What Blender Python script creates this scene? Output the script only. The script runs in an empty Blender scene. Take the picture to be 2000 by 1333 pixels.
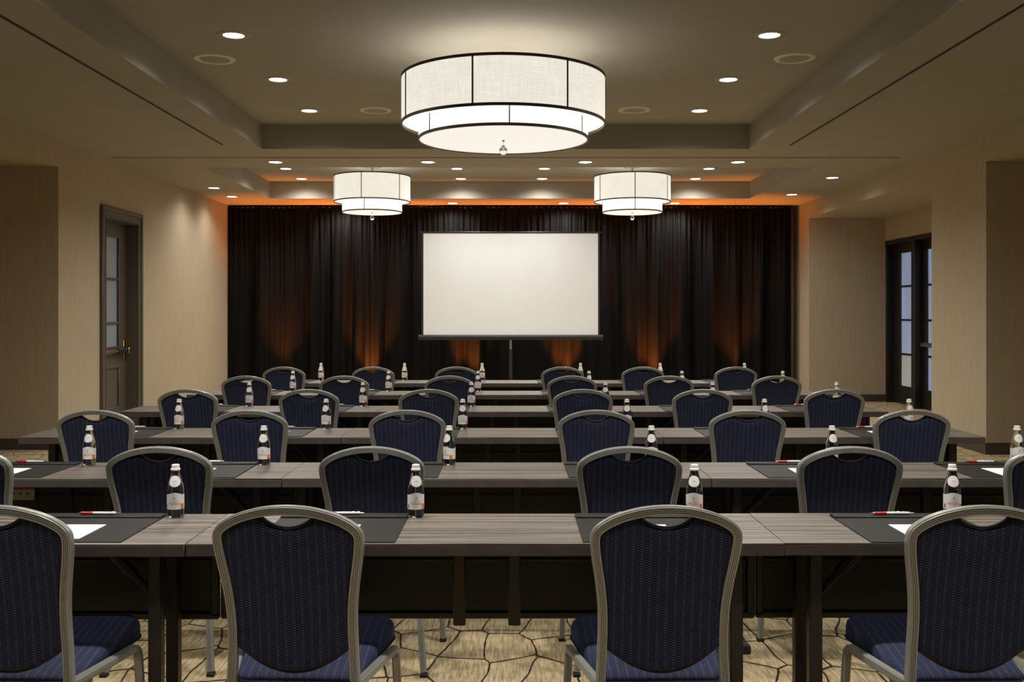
import bpy, math, random
from mathutils import Vector, Matrix

# ------------------------------------------------------------------ camera, world, exposure
SC = bpy.context.scene
COL = SC.collection
EYE = 1.47                       # camera height in metres
FPX = 1950.0                     # focal length in pixels of the 2000 px wide frame
cam_d = bpy.data.cameras.new('camera')
cam = bpy.data.objects.new('camera', cam_d)
COL.objects.link(cam)
cam.location = (0, 0, EYE)
cam.rotation_euler = (math.pi / 2, 0, 0)
cam_d.sensor_width = 36.0
cam_d.lens = FPX / 2000 * 36.0
cam_d.shift_y = -54.5 / 2000
cam_d.clip_start = 0.05
SC.camera = cam
w = bpy.data.worlds.new('world'); SC.world = w
w.use_nodes = True
w.node_tree.nodes['Background'].inputs[0].default_value = (0.8, 0.85, 1.0, 1)
w.node_tree.nodes['Background'].inputs[1].default_value = 0.02
SC.view_settings.view_transform = 'Standard'
SC.view_settings.look = 'None'
SC.view_settings.exposure = 0.0
SC.view_settings.gamma = 1.0
SC.view_settings.use_curve_mapping = False

WARM = (1.0, 0.965, 0.905)
E_DOWN = 192.0        # watts of one recessed downlight
E_LAMP = 8.0        # watts of one bulb in the big ceiling lamp
SHADE_OUT, SHADE_IN, SHADE_DISC = 0.82, 1.05, 0.84
E_UP = 720.0

random.seed(7)
PI = math.pi

# ------------------------------------------------------------------ node helpers
class NT:
    def __init__(s, name):
        s.m = bpy.data.materials.new(name); s.m.use_nodes = True
        s.t = s.m.node_tree; s.b = s.t.nodes['Principled BSDF']
    def n(s, typ, _op=None, **kw):
        nd = s.t.nodes.new('ShaderNode' + typ)
        if _op: nd.operation = _op
        for k, v in kw.items():
            if k.startswith('p_'): setattr(nd, k[2:], v)
        for k, v in kw.items():
            if k.startswith('p_'): continue
            i = int(k[1:]) if k[0] == 'i' and k[1:].isdigit() else k.replace('_', ' ')
            s.put(nd.inputs[i], v)
        return nd
    def put(s, sock, v):
        if isinstance(v, bpy.types.NodeSocket): s.t.links.new(v, sock)
        elif isinstance(v, bpy.types.Node): s.t.links.new(v.outputs[0], sock)
        else:
            if isinstance(v, (tuple, list)) and len(v) == 3 and sock.type == 'RGBA': v = (*v, 1)
            sock.default_value = v
    def math(s, op, a, b=0.0, c=None):
        nd = s.n('Math', op, i0=a, i1=b)
        if c is not None: s.put(nd.inputs[2], c)
        return nd.outputs[0]
    def mix(s, f, a, b, blend='MIX'):
        nd = s.t.nodes.new('ShaderNodeMix'); nd.data_type = 'RGBA'; nd.blend_type = blend
        s.put(nd.inputs[0], f); s.put(nd.inputs[6], a); s.put(nd.inputs[7], b)
        return nd.outputs[2]
    def ramp(s, f, lo, hi, a=0.0, b=1.0):
        nd = s.n('MapRange', p_interpolation_type='SMOOTHSTEP')
        s.put(nd.inputs[0], f); s.put(nd.inputs[1], lo); s.put(nd.inputs[2], hi); s.put(nd.inputs[3], a); s.put(nd.inputs[4], b)
        return nd.outputs[0]
    def set(s, **kw):
        for k, v in kw.items(): s.put(s.b.inputs[k.replace('_', ' ')], v)
        return s
    def bump(s, h, strength=0.2, dist=0.002):
        s.put(s.b.inputs['Normal'], s.n('Bump', Strength=strength, Distance=dist, Height=h))

M = {}
def simple(name, col, rough=0.5, metal=0.0, noise=0.0, nscale=40.0, spec=0.5, **kw):
    t = NT(name)
    c = col
    if noise:
        co = t.n('TexCoord').outputs['Object']
        nz = t.n('TexNoise', Vector=co, Scale=nscale, Detail=4.0)
        f = t.ramp(nz.outputs[0], 0.3, 0.7)
        c = t.mix(f, tuple(x * (1 - noise) for x in col), tuple(min(1, x * (1 + noise)) for x in col))
    t.set(Base_Color=c, Roughness=rough, Metallic=metal, Specular_IOR_Level=spec)
    for k, v in kw.items(): t.put(t.b.inputs[k.replace('_', ' ')], v)
    M[name] = t.m
    return t

def emis(name, col, strength, base=(0.8, 0.8, 0.8), sample=True, weave=False):
    t = NT(name)
    c = col
    if weave:
        uv = t.n('TexCoord').outputs['UV']
        sx = t.n('SeparateXYZ', Vector=uv)
        n1 = t.n('TexNoise', Vector=t.n('CombineXYZ', X=t.math('MULTIPLY', sx.outputs[0], 115.0), Y=t.math('MULTIPLY', sx.outputs[1], 5.0)), Scale=1.0, Detail=2.0)
        n2 = t.n('TexNoise', Vector=t.n('CombineXYZ', X=t.math('MULTIPLY', sx.outputs[0], 6.0), Y=t.math('MULTIPLY', sx.outputs[1], 150.0)), Scale=1.0, Detail=2.0)
        f = t.math('ADD', t.math('MULTIPLY', n1.outputs[0], 0.5), t.math('MULTIPLY', n2.outputs[0], 0.5))
        c = t.mix(t.ramp(f, 0.35, 0.65), tuple(x * 0.87 for x in col), tuple(min(1, x * 1.08) for x in col))
    t.set(Base_Color=base, Roughness=0.9, Emission_Color=c, Emission_Strength=strength)
    if not sample: t.m.cycles.emission_sampling = 'NONE'
    M[name] = t.m
    return t

# ------------------------------------------------------------------ materials
def wallpaper(name, col):
    t = NT(name)
    co = t.n('TexCoord').outputs['Object']
    mp = t.n('Mapping', Vector=co, Scale=(60.0, 60.0, 4.0))
    nz = t.n('TexNoise', Vector=mp, Scale=1.0, Detail=3.0)
    n2 = t.n('TexNoise', Vector=co, Scale=0.7, Detail=2.0)
    f = t.math('ADD', t.math('MULTIPLY', nz.outputs[0], 0.7), t.math('MULTIPLY', n2.outputs[0], 0.3))
    t.set(Base_Color=t.mix(t.ramp(f, 0.3, 0.7), tuple(c * 0.93 for c in col), tuple(c * 1.06 for c in col)), Roughness=0.85, Specular_IOR_Level=0.2)
    t.bump(nz.outputs[0], 0.15, 0.002)
    M[name] = t.m
wallpaper('wall', (0.43, 0.36, 0.252))
simple('ceiling', (0.375, 0.345, 0.29), 0.9, noise=0.02, nscale=3.0, spec=0.15)
simple('slot', (0.02, 0.017, 0.014), 0.8)
simple('trim_paint', (0.095, 0.083, 0.066), 0.45, noise=0.05, nscale=20)
simple('base_trim', (0.055, 0.045, 0.036), 0.5, noise=0.08, nscale=20)
simple('black_door', (0.014, 0.013, 0.011), 0.4)
simple('brass', (0.55, 0.38, 0.12), 0.28, 1.0)
simple('nickel', (0.42, 0.36, 0.29), 0.3, 1.0)
simple('chrome', (0.75, 0.75, 0.74), 0.15, 1.0)
simple('white_ring', (0.72, 0.67, 0.56), 0.5)
simple('downlight_trim', (0.36, 0.32, 0.26), 0.5)
simple('grille', (0.34, 0.31, 0.25), 0.7, noise=0.25, nscale=400)
simple('bronze', (0.07, 0.057, 0.038), 0.45, 0.3)
simple('white_cap', (0.80, 0.79, 0.74), 0.35)
simple('paper', (0.86, 0.86, 0.85), 0.8, spec=0.1)
simple('leather', (0.014, 0.013, 0.012), 0.5, spec=0.26, noise=0.25, nscale=500)
simple('black_plastic', (0.012, 0.012, 0.012), 0.5)
simple('table_steel', (0.030, 0.025, 0.022), 0.45, 0.2, noise=0.06, nscale=60)
simple('modesty', (0.022, 0.021, 0.018), 0.6, noise=0.1, nscale=15)
simple('edge_band', (0.076, 0.061, 0.055), 0.5, noise=0.12, nscale=18)
simple('pen_red', (0.55, 0.025, 0.02), 0.35)
simple('pen_white', (0.75, 0.75, 0.75), 0.2)
simple('screen_white', (0.82, 0.85, 0.87), 0.9, noise=0.012, nscale=2.0, spec=0.1)
simple('screen_black', (0.012, 0.012, 0.012), 0.55)
simple('label_white', (0.80, 0.79, 0.78), 0.6)
simple('label_orange', (0.85, 0.19, 0.02), 0.5)
simple('label_red', (0.75, 0.14, 0.06), 0.5)
simple('label_grey', (0.45, 0.45, 0.48), 0.5)
simple('label_gold', (0.55, 0.30, 0.16), 0.5)
simple('sticker_beige', (0.50, 0.43, 0.32), 0.6)
simple('sticker_red', (0.40, 0.03, 0.02), 0.6)
t = simple('glass', (0.93, 0.97, 0.95), 0.0); t.set(Transmission_Weight=1.0, IOR=1.34)
t = simple('crystal', (1, 1, 1), 0.0); t.set(Transmission_Weight=1.0, IOR=1.5)
emis('downlight_lens', (1.0, 0.95, 0.86), 9.0, sample=False)
emis('shade_outer', (1.0, 0.93, 0.82), SHADE_OUT, weave=True, base=(0.6, 0.57, 0.5))
emis('shade_inner', (1.0, 0.96, 0.89), SHADE_IN, weave=True, base=(0.6, 0.58, 0.52))
emis('diffuser', (1.0, 0.955, 0.88), SHADE_DISC, base=(0.6, 0.58, 0.52))
emis('amber_lens', (1.0, 0.30, 0.03), 6.0, sample=False)

def lit_pane(name, top, bottom, strength):
    t = NT(name)
    co = t.n('TexCoord').outputs['Object']
    nz = t.n('TexNoise', Vector=t.n('Mapping', Vector=co, Scale=(3.0, 6.0, 0.8)), Scale=1.0, Detail=1.0)
    t.set(Base_Color=(0.25, 0.27, 0.3), Roughness=0.35, Emission_Color=t.mix(t.ramp(nz.outputs[0], 0.35, 0.65), bottom, top), Emission_Strength=strength)
    t.m.cycles.emission_sampling = 'NONE'
    M[name] = t.m
lit_pane('pane_blue', (0.33, 0.50, 0.86), (0.33, 0.42, 0.62), 0.40)
lit_pane('pane_pale', (0.50, 0.52, 0.46), (0.40, 0.43, 0.40), 0.36)
lit_pane('pane_grey', (0.42, 0.47, 0.46), (0.36, 0.41, 0.40), 0.055)

def laminate():
    t = NT('laminate')
    co = t.n('TexCoord').outputs['Object']
    rnd = t.n('ObjectInfo').outputs['Random']
    off = t.n('CombineXYZ', X=t.math('MULTIPLY', rnd, 31.0), Y=t.math('MULTIPLY', rnd, 7.0), Z=0.0)
    v = t.n('VectorMath', 'ADD', i0=co, i1=off)
    n1 = t.n('TexNoise', Vector=t.n('Mapping', Vector=v, Scale=(0.9, 55.0, 1.0)), Scale=1.0, Detail=4.0, Roughness=0.6)
    n2 = t.n('TexNoise', Vector=t.n('Mapping', Vector=v, Scale=(3.0, 260.0, 1.0)), Scale=1.0, Detail=3.0)
    f = t.math('ADD', t.math('MULTIPLY', n1.outputs[0], 0.65), t.math('MULTIPLY', n2.outputs[0], 0.35))
    c = t.mix(t.ramp(f, 0.37, 0.63), (0.055, 0.045, 0.038), (0.225, 0.195, 0.160))
    t.set(Base_Color=c, Roughness=0.38, Specular_IOR_Level=0.5)
    t.bump(n2.outputs[0], 0.12, 0.0006)
    M['laminate'] = t.m
laminate()

def carpet():
    t = NT('carpet')
    co = t.n('TexCoord').outputs['Object']
    warp = t.n('TexNoise', Vector=co, Scale=2.4, Detail=1.0)
    wv = t.n('VectorMath', 'SCALE', i0=t.n('VectorMath', 'SUBTRACT', i0=warp.outputs['Color'], i1=(0.5, 0.5, 0.5)))
    wv.inputs['Scale'].default_value = 0.12
    v = t.n('VectorMath', 'ADD', i0=co, i1=wv)
    mp = t.n('Mapping', Vector=v, Scale=(4.9, 3.0, 0.0), Rotation=(0, 0, 0.05))
    vn = t.t.nodes.new('ShaderNodeTexVoronoi'); vn.voronoi_dimensions = '2D'; vn.feature = 'DISTANCE_TO_EDGE'
    t.put(vn.inputs['Vector'], mp); vn.inputs['Scale'].default_value = 1.0; vn.inputs['Randomness'].default_value = 0.55
    rag = t.n('TexNoise', Vector=co, Scale=22.0, Detail=3.0)
    edge = t.math('ADD', vn.outputs['Distance'], t.math('MULTIPLY', t.math('SUBTRACT', rag.outputs[0], 0.5), 0.03))
    line = t.ramp(edge, 0.008, 0.032)
    pile = t.n('TexNoise', Vector=co, Scale=160.0, Detail=3.0)
    strk = t.n('TexNoise', Vector=t.n('Mapping', Vector=co, Scale=(90.0, 9.0, 1.0)), Scale=1.0, Detail=3.0)
    mott = t.n('TexNoise', Vector=co, Scale=7.0, Detail=4.0)
    f = t.math('ADD', t.math('MULTIPLY', strk.outputs[0], 0.45), t.math('ADD', t.math('MULTIPLY', pile.outputs[0], 0.25), t.math('MULTIPLY', mott.outputs[0], 0.3)))
    c = t.mix(t.ramp(f, 0.34, 0.66), (0.22, 0.165, 0.085), (0.60, 0.485, 0.29))
    c = t.mix(line, (0.022, 0.015, 0.012), c)
    t.set(Base_Color=c, Roughness=0.95, Specular_IOR_Level=0.1)
    t.bump(t.math('ADD', pile.outputs[0], line), 0.4, 0.004)
    M['carpet'] = t.m
carpet()

def weave_fabric():
    t = NT('navy_fabric')
    uv = t.n('TexCoord').outputs['UV']
    s = t.n('SeparateXYZ', Vector=uv)
    u, v = s.outputs[0], s.outputs[1]
    colw, rowh = 0.0125, 0.0074
    ci = t.math('FLOOR', t.math('DIVIDE', u, colw))
    odd = t.math('MODULO', t.math('ABSOLUTE', ci), 2.0)
    fu = t.math('SUBTRACT', t.math('FRACT', t.math('DIVIDE', u, colw)), 0.5)
    arc = t.math('MULTIPLY', t.math('MULTIPLY', fu, fu), 0.9)
    vv = t.math('ADD', t.math('ADD', t.math('DIVIDE', v, rowh), t.math('MULTIPLY', odd, 0.5)), arc)
    fv = t.math('SUBTRACT', t.math('FRACT', vv), 0.5)
    mu = t.ramp(t.math('ABSOLUTE', fu), 0.36, 0.47, 1.0, 0.0)
    mv = t.ramp(t.math('ABSOLUTE', fv), 0.10, 0.27, 1.0, 0.0)
    dash = t.math('MULTIPLY', mu, mv)
    band = t.math('MULTIPLY_ADD', t.math('SINE', t.math('MULTIPLY', u, 2 * PI / 0.025)), 0.25, 0.75)
    nz = t.n('TexNoise', Vector=uv, Scale=30.0, Detail=3.0)
    dash = t.math('MULTIPLY', dash, t.math('MULTIPLY', band, t.ramp(nz.outputs[0], 0.2, 0.7, 0.6, 1.0)))
    c = t.mix(dash, (0.008, 0.011, 0.034), (0.085, 0.10, 0.185))
    c = t.mix(band, t.mix(0.35, c, (0.004, 0.004, 0.008)), c)
    t.set(Base_Color=c, Roughness=0.8, Specular_IOR_Level=0.25, Sheen_Weight=0.25, Sheen_Roughness=0.4, Sheen_Tint=(0.35, 0.42, 0.75))
    t.bump(dash, 0.35, 0.0015)
    M['navy_fabric'] = t.m
weave_fabric()
simple('navy_piping', (0.010, 0.012, 0.024), 0.7)
simple('chair_metal', (0.33, 0.335, 0.31), 0.3, 0.35, noise=0.04, nscale=200)
simple('rubber', (0.01, 0.01, 0.01), 0.7)

def velvet():
    t = NT('black_drape')
    co = t.n('TexCoord').outputs['Object']
    nz = t.n('TexNoise', Vector=t.n('Mapping', Vector=co, Scale=(12.0, 12.0, 2.5)), Scale=1.0, Detail=3.0)
    t.set(Base_Color=t.mix(nz.outputs[0], (0.003, 0.0028, 0.0027), (0.005, 0.0045, 0.0042)), Roughness=0.6, Specular_IOR_Level=0.09)
    M['black_drape'] = t.m
velvet()

# ------------------------------------------------------------------ mesh helpers
class MB:
    def __init__(s): s.v = []; s.f = []; s.uv = None
    def add(s, vs, fs):
        o = len(s.v); s.v += [tuple(p) for p in vs]; s.f += [tuple(i + o for i in f) for f in fs]
        return s
    def box(s, x0, x1, y0, y1, z0, z1):
        vs = [(x, y, z) for z in (z0, z1) for y in (y0, y1) for x in (x0, x1)]
        return s.add(vs, [(0, 2, 3, 1), (4, 5, 7, 6), (0, 1, 5, 4), (2, 6, 7, 3), (0, 4, 6, 2), (1, 3, 7, 5)])
    def bbox(s, x0, x1, y0, y1, z0, z1, b=0.003):
        # box with all edges chamfered
        b = min(b, (x1 - x0) / 2.2, (y1 - y0) / 2.2, (z1 - z0) / 2.2)
        X = (x0, x1); Y = (y0, y1); Z = (z0, z1); vs = []; idx = {}
        for i in (0, 1):
            for j in (0, 1):
                for k in (0, 1):
                    sx, sy, sz = (1 - 2 * i) * b, (1 - 2 * j) * b, (1 - 2 * k) * b
                    idx[i, j, k] = len(vs)
                    vs += [(X[i], Y[j] + sy, Z[k] + sz), (X[i] + sx, Y[j], Z[k] + sz), (X[i] + sx, Y[j] + sy, Z[k])]
        fs = []
        for i in (0, 1):
            q = [idx[i, 0, 0], idx[i, 1, 0], idx[i, 1, 1], idx[i, 0, 1]]; fs.append(q if i else q[::-1])
            q = [idx[0, i, 0] + 1, idx[1, i, 0] + 1, idx[1, i, 1] + 1, idx[0, i, 1] + 1]; fs.append(q[::-1] if i else q)
            q = [idx[0, 0, i] + 2, idx[1, 0, i] + 2, idx[1, 1, i] + 2, idx[0, 1, i] + 2]; fs.append(q if i else q[::-1])
        for a in (0, 1):
            for c in (0, 1):
                A, B = idx[0, a, c], idx[1, a, c]; q = [A + 1, A + 2, B + 2, B + 1]; fs.append(q if (a ^ c) else q[::-1])
                A, B = idx[a, 0, c], idx[a, 1, c]; q = [A + 2, A, B, B + 2]; fs.append(q if (a ^ c) else q[::-1])
                A, B = idx[a, c, 0], idx[a, c, 1]; q = [A, A + 1, B + 1, B]; fs.append(q if (a ^ c) else q[::-1])
        for (i, j, k), a in idx.items():
            q = [a, a + 1, a + 2]; fs.append(q if (i + j + k) % 2 else q[::-1])
        return s.add(vs, fs)
    def lathe(s, prof, n=32, c=(0, 0, 0), close=False):
        # prof: (r, z) from bottom to top on the outside
        vs = []; rows = []
        for r, z in prof:
            if r < 1e-6: rows.append([len(vs)]); vs.append((c[0], c[1], c[2] + z))
            else:
                rows.append(list(range(len(vs), len(vs) + n)))
                vs += [(c[0] + r * math.cos(2 * PI * k / n), c[1] + r * math.sin(2 * PI * k / n), c[2] + z) for k in range(n)]
        fs = []
        pairs = list(zip(rows, rows[1:])) + ([(rows[-1], rows[0])] if close else [])
        for a, b in pairs:
            for k in range(n):
                k2 = (k + 1) % n
                if len(a) == 1 and len(b) == 1: continue
                if len(a) == 1: fs.append((a[0], b[k2], b[k]))
                elif len(b) == 1: fs.append((a[k], a[k2], b[0]))
                else: fs.append((a[k], a[k2], b[k2], b[k]))
        return s.add(vs, fs)
    def tube(s, pts, r, n=8, caps=True):
        pts = [Vector(p) for p in pts]; rings = []; vs = []
        up = None
        for i, p in enumerate(pts):
            tg = (pts[min(i + 1, len(pts) - 1)] - pts[max(i - 1, 0)]).normalized()
            if up is None: up = tg.orthogonal().normalized()
            up = (up - tg * up.dot(tg)).normalized(); sd = tg.cross(up)
            rr = r[i] if isinstance(r, (list, tuple)) else r
            rings.append(list(range(len(vs), len(vs) + n)))
            vs += [p + (up * math.cos(2 * PI * k / n) + sd * math.sin(2 * PI * k / n)) * rr for k in range(n)]
        fs = []
        for a, b in zip(rings, rings[1:]):
            for k in range(n): fs.append((a[k], a[(k + 1) % n], b[(k + 1) % n], b[k]))
        if caps: fs.append(tuple(rings[0][::-1])); fs.append(tuple(rings[-1]))
        return s.add(vs, fs)
    def sweep(s, pts, prof, depth_axis, caps=True):
        # prof: (a, b); a along outward normal n = t x d, b along the depth axis d
        pts = [Vector(p) for p in pts]; rings = []; vs = []; n = len(prof)
        D = Vector(depth_axis)
        for i, p in enumerate(pts):
            tg = (pts[min(i + 1, len(pts) - 1)] - pts[max(i - 1, 0)]).normalized()
            d = (D - tg * D.dot(tg)).normalized(); nn = tg.cross(d)
            rings.append(list(range(len(vs), len(vs) + n)))
            vs += [p + nn * a + d * b for a, b in prof]
        fs = []
        for a, b in zip(rings, rings[1:]):
            for k in range(n): fs.append((a[k], a[(k + 1) % n], b[(k + 1) % n], b[k]))
        if caps: fs.append(tuple(rings[0][::-1])); fs.append(tuple(rings[-1]))
        return s.add(vs, fs)
    def build(s, name, mat, parent=None, smooth=40, uvf=None, loc=None):
        me = bpy.data.meshes.new(name)
        me.from_pydata([tuple(p) for p in s.v], [], s.f)
        me.materials.append(M[mat])
        if uvf:
            lay = me.uv_layers.new(name='uv')
            for lp in me.loops: lay.data[lp.index].uv = uvf(s.v[lp.vertex_index])
        import bmesh
        bm = bmesh.new(); bm.from_mesh(me); bmesh.ops.recalc_face_normals(bm, faces=bm.faces); bm.to_mesh(me); bm.free()
        if smooth:
            for p in me.polygons: p.use_smooth = True
            me.set_sharp_from_angle(angle=math.radians(smooth))
        o = bpy.data.objects.new(name, me); COL.objects.link(o)
        if parent: o.parent = parent
        if loc: o.location = loc
        return o

def tag(o, label, cat, group=None):
    o['label'] = label; o['category'] = cat
    if group: o['group'] = group
    return o
def thing(name, label, cat, loc=(0, 0, 0), rz=0.0, group=None):
    o = bpy.data.objects.new(name, None); COL.objects.link(o)
    o.location = loc; o.rotation_euler = (0, 0, rz); o.empty_display_size = 0.05
    return tag(o, label, cat, group)
def struct(o, kind='structure'):
    o['kind'] = kind; return o
def copy_tree(o, parent=None):
    c = o.copy(); COL.objects.link(c); c.parent = parent
    for ch in list(o.children): copy_tree(ch, c)
    return c
def place(proto, used, loc, rz, label):
    o = proto if not used else copy_tree(proto)
    o.location = loc; o.rotation_euler = (0, 0, rz); o['label'] = label
    return o
def light(name, typ, loc, energy, color=WARM, parent=None, **kw):
    d = bpy.data.lights.new(name, typ); d.energy = energy; d.color = color
    for k, v in kw.items(): setattr(d, k, v)
    o = bpy.data.objects.new(name, d); COL.objects.link(o); o.location = loc
    if parent: o.parent = parent
    return o
def catmull(P, n=6):
    P = [Vector(p) for p in P]; out = []
    for i in range(len(P) - 1):
        p0 = P[max(i - 1, 0)]; p1 = P[i]; p2 = P[i + 1]; p3 = P[min(i + 2, len(P) - 1)]
        for k in range(n):
            u = k / n
            out.append(0.5 * ((2 * p1) + (p2 - p0) * u + (2 * p0 - 5 * p1 + 4 * p2 - p3) * u * u + (3 * p1 - p0 - 3 * p2 + p3) * u ** 3))
    out.append(P[-1]); return out
def interp(tab, x):
    if x <= tab[0][0]: return tab[0][1]
    for (a, fa), (b, fb) in zip(tab, tab[1:]):
        if x <= b: return fa + (fb - fa) * (x - a) / (b - a)
    return tab[-1][1]

# ------------------------------------------------------------------ the room
XL, XR = -4.88, 4.93              # side walls
YB, YN = 17.5, -4.0               # back wall, wall behind the camera
ZS, ZT = 3.325, 3.60              # soffit and tray heights
ZH = 3.05                         # underside of the header over the alcoves
AL, AR = -6.2, 6.19              # backs of the alcoves
YA = 10.74                        # left alcove ends here
T1 = (-2.825, 2.675, 4.7, 11.27)  # near tray x0 x1 y0 y1
T2 = (-3.915, 3.84, 12.69, 16.15) # far tray

struct(MB().box(AL - 0.3, AR + 0.3, YN, YB, -0.1, 0.0).build('floor', 'carpet', smooth=0))
c = MB()
def slab(x0, x1, y0, y1): c.box(x0, x1, y0, y1, ZS, ZT + 0.1)
slab(XL - 0.1, XR + 0.1, YN, T1[2]); slab(XL - 0.1, T1[0], T1[2], T1[3]); slab(T1[1], XR + 0.1, T1[2], T1[3])
slab(XL - 0.1, XR + 0.1, T1[3], T2[2]); slab(XL - 0.1, T2[0], T2[2], T2[3]); slab(T2[1], XR + 0.1, T2[2], T2[3])
slab(XL - 0.1, XR + 0.1, T2[3], YB)
c.box(T1[0], T1[1], T1[2], T1[3], ZT, ZT + 0.1); c.box(T2[0], T2[1], T2[2], T2[3], ZT, ZT + 0.1)
struct(c.build('ceiling', 'ceiling', smooth=0))
# linear slots in the soffit
for i, (x0, x1, y0, y1) in enumerate([(-3.2, -3.174, 0.5, 10.99), (3.06, 3.084, 0.5, 11.03), (-4.78, 4.62, 11.88, 11.905)]):
    struct(MB().box(x0, x1, y0, y1, ZS - 0.003, ZS + 0.002).build('trim_%d' % (i + 1), 'slot', smooth=0))
# left wall with door opening, header, alcove
DLY0, DLY1, DLZ = 11.94, 12.99, 2.63
wl = MB()
wl.box(XL - 0.3, XL, YA, DLY0, 0, ZS).box(XL - 0.3, XL, DLY1, YB, 0, ZS).box(XL - 0.3, XL, DLY0, DLY1, DLZ, ZS)
wl.box(AL, XL, YN, YA, ZH, ZS + 0.1)
wl.box(AL, XL - 0.3, YA, YA + 0.2, 0, ZS)
wl.box(AL - 0.2, AL, YN, YA + 0.2, 0, ZS)
struct(wl.build('wall_left', 'wall', smooth=0))
# right wall: header, near pier, far pier, alcove backs with door opening
DRY0, DRY1, DRZ = 14.34, 16.52, 2.66
wr = MB()
wr.box(XR, AR, YN, YB, ZH, ZS + 0.1)
wr.box(XR, AR + 0.2, 10.38, 11.73, 0, ZH).box(XR, AR + 0.2, 16.575, YB, 0, ZH)
wr.box(AR, AR + 0.3, YN, 10.38, 0, ZH).box(AR, AR + 0.3, 11.73, DRY0, 0, ZH).box(AR, AR + 0.3, DRY1, 16.575, 0, ZH).box(AR, AR + 0.3, DRY0, DRY1, DRZ, ZH)
struct(wr.build('wall_right', 'wall', smooth=0))
struct(MB().box(AL - 0.3, AR + 0.3, YB, YB + 0.2, 0, ZT + 0.1).build('wall_back', 'wall', smooth=0))
struct(MB().box(AL - 0.3, AR + 0.3, YN - 0.2, YN, 0, ZT + 0.1).build('wall_front', 'wall', smooth=0))
# baseboards
def skirting(name, runs):
    b = MB()
    for x0, x1, y0, y1 in runs:
        b.box(x0, x1, y0, y1, 0, 0.105); 
        dx = 0.004 if x1 - x0 > y1 - y0 else 0.0; dy = 0.004 if y1 - y0 > x1 - x0 else 0.0
        b.box(x0 + dy, x1 - dy, y0 + dx, y1 - dx, 0.105, 0.12)
    struct(b.build(name, 'base_trim', smooth=0))
skirting('baseboard_left', [(XL, XL + 0.015, YA - 0.015, DLY0 - 0.12), (XL, XL + 0.015, DLY1 + 0.12, 16.95), (AL + 0.015, XL, YA - 0.015, YA), (AL, AL + 0.015, YN, YA)])
skirting('baseboard_right', [(XR - 0.015, XR, 10.365, 11.745), (XR, AR - 0.015, 10.365, 10.38), (XR, AR, 11.73, 11.745), (AR - 0.015, AR, YN, 10.365), (AR - 0.015, AR, 11.745, DRY0 - 0.02),
                            (XR, AR, 16.56, 16.575), (XR - 0.015, XR, 16.56, 16.95)])

# left door: painted frame, recessed leaf with glazed panes, brass lever
d1 = thing('door_1', 'taupe painted door with glazed panes and brass lever in the left wall', 'door', (XL, (DLY0 + DLY1) / 2, 0))
d1['kind'] = 'structure'
hw = (DLY1 - DLY0) / 2
cs = MB()
for sgn in (-1, 1):
    y0, y1 = sorted((sgn * (hw - 0.01), sgn * (hw + 0.12)))
    cs.bbox(0, 0.022, y0, y1, 0, DLZ + 0.12, 0.004)
    y2, y3 = sorted((sgn * (hw + 0.075), sgn * (hw + 0.125)))
    cs.bbox(0, 0.04, y2, y3, 0, DLZ + 0.125, 0.008)
    y4, y5 = sorted((sgn * (hw - 0.012), sgn * (hw + 0.012)))
    cs.bbox(0, 0.03, y4, y5, 0, DLZ + 0.012, 0.005)
cs.bbox(0, 0.0232, -hw - 0.118, hw + 0.118, DLZ - 0.01, DLZ + 0.118, 0.004)
cs.bbox(0, 0.0412, -hw - 0.127, hw + 0.127, DLZ + 0.075, DLZ + 0.127, 0.008)
cs.bbox(0, 0.0312, -hw - 0.011, hw + 0.011, DLZ - 0.012, DLZ + 0.0135, 0.005)
cs.build('casing', 'trim_paint', d1)
MB().box(-0.28, 0.0, -hw, -hw + 0.02, 0, DLZ).box(-0.28, 0.0, hw - 0.02, hw, 0, DLZ).box(-0.28, 0.0, -hw, hw, DLZ - 0.02, DLZ).box(-0.185, -0.15, -hw, hw, DLZ - 0.05, DLZ).build('jamb', 'trim_paint', d1, smooth=0)
xl0, xl1 = -0.185, -0.14
lf = MB()
gy = hw - 0.02 - 0.22          # half width of the glass
lf.box(xl0, xl1, -hw + 0.02, -gy, 0.01, DLZ - 0.02).box(xl0, xl1, gy, hw - 0.02, 0.01, DLZ - 0.02)
lf.box(xl0, xl1, -gy, gy, 2.45, DLZ - 0.02).box(xl0, xl1, -gy, gy, 0.80, 1.03).box(xl0, xl1, -gy, gy, 0.01, 0.26)
lf.bbox(xl0 + 0.008, xl1 - 0.01, -gy, gy, 0.26, 0.80, 0.004)
for z0, z1, y0, y1 in [(2.425, 2.45, -gy, gy), (0.26, 0.285, -gy, gy), (0.775, 0.80, -gy, gy), (1.03, 1.05, -gy, gy)]:
    lf.bbox(xl1 - 0.006, xl1 + 0.008, y0, y1, z0, z1, 0.004)
for yy in (-gy, gy - 0.02):
    lf.bbox(xl1 - 0.006, xl1 + 0.008, yy, yy + 0.02, 1.03, 2.45, 0.004); lf.bbox(xl1 - 0.006, xl1 + 0.008, yy, yy + 0.02, 0.26, 0.80, 0.004)
lf = lf.build('door_leaf', 'trim_paint', d1)
zs = [1.03, 1.345, 1.90, 2.45]
for z in zs[1:-1]:
    MB().bbox(xl1 - 0.025, xl1 + 0.004, -gy, gy, z - 0.014, z + 0.014, 0.004).build('glazing_bar', 'trim_paint', lf)
for z0, z1 in zip(zs, zs[1:]):
    MB().box(xl0 + 0.015, xl0 + 0.022, -gy, gy, z0, z1).build('pane', 'pane_grey', lf, smooth=0)
hd = MB()
hd.bbox(xl1, xl1 + 0.014, hw - 0.115, hw - 0.05, 0.85, 1.12, 0.004)
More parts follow.
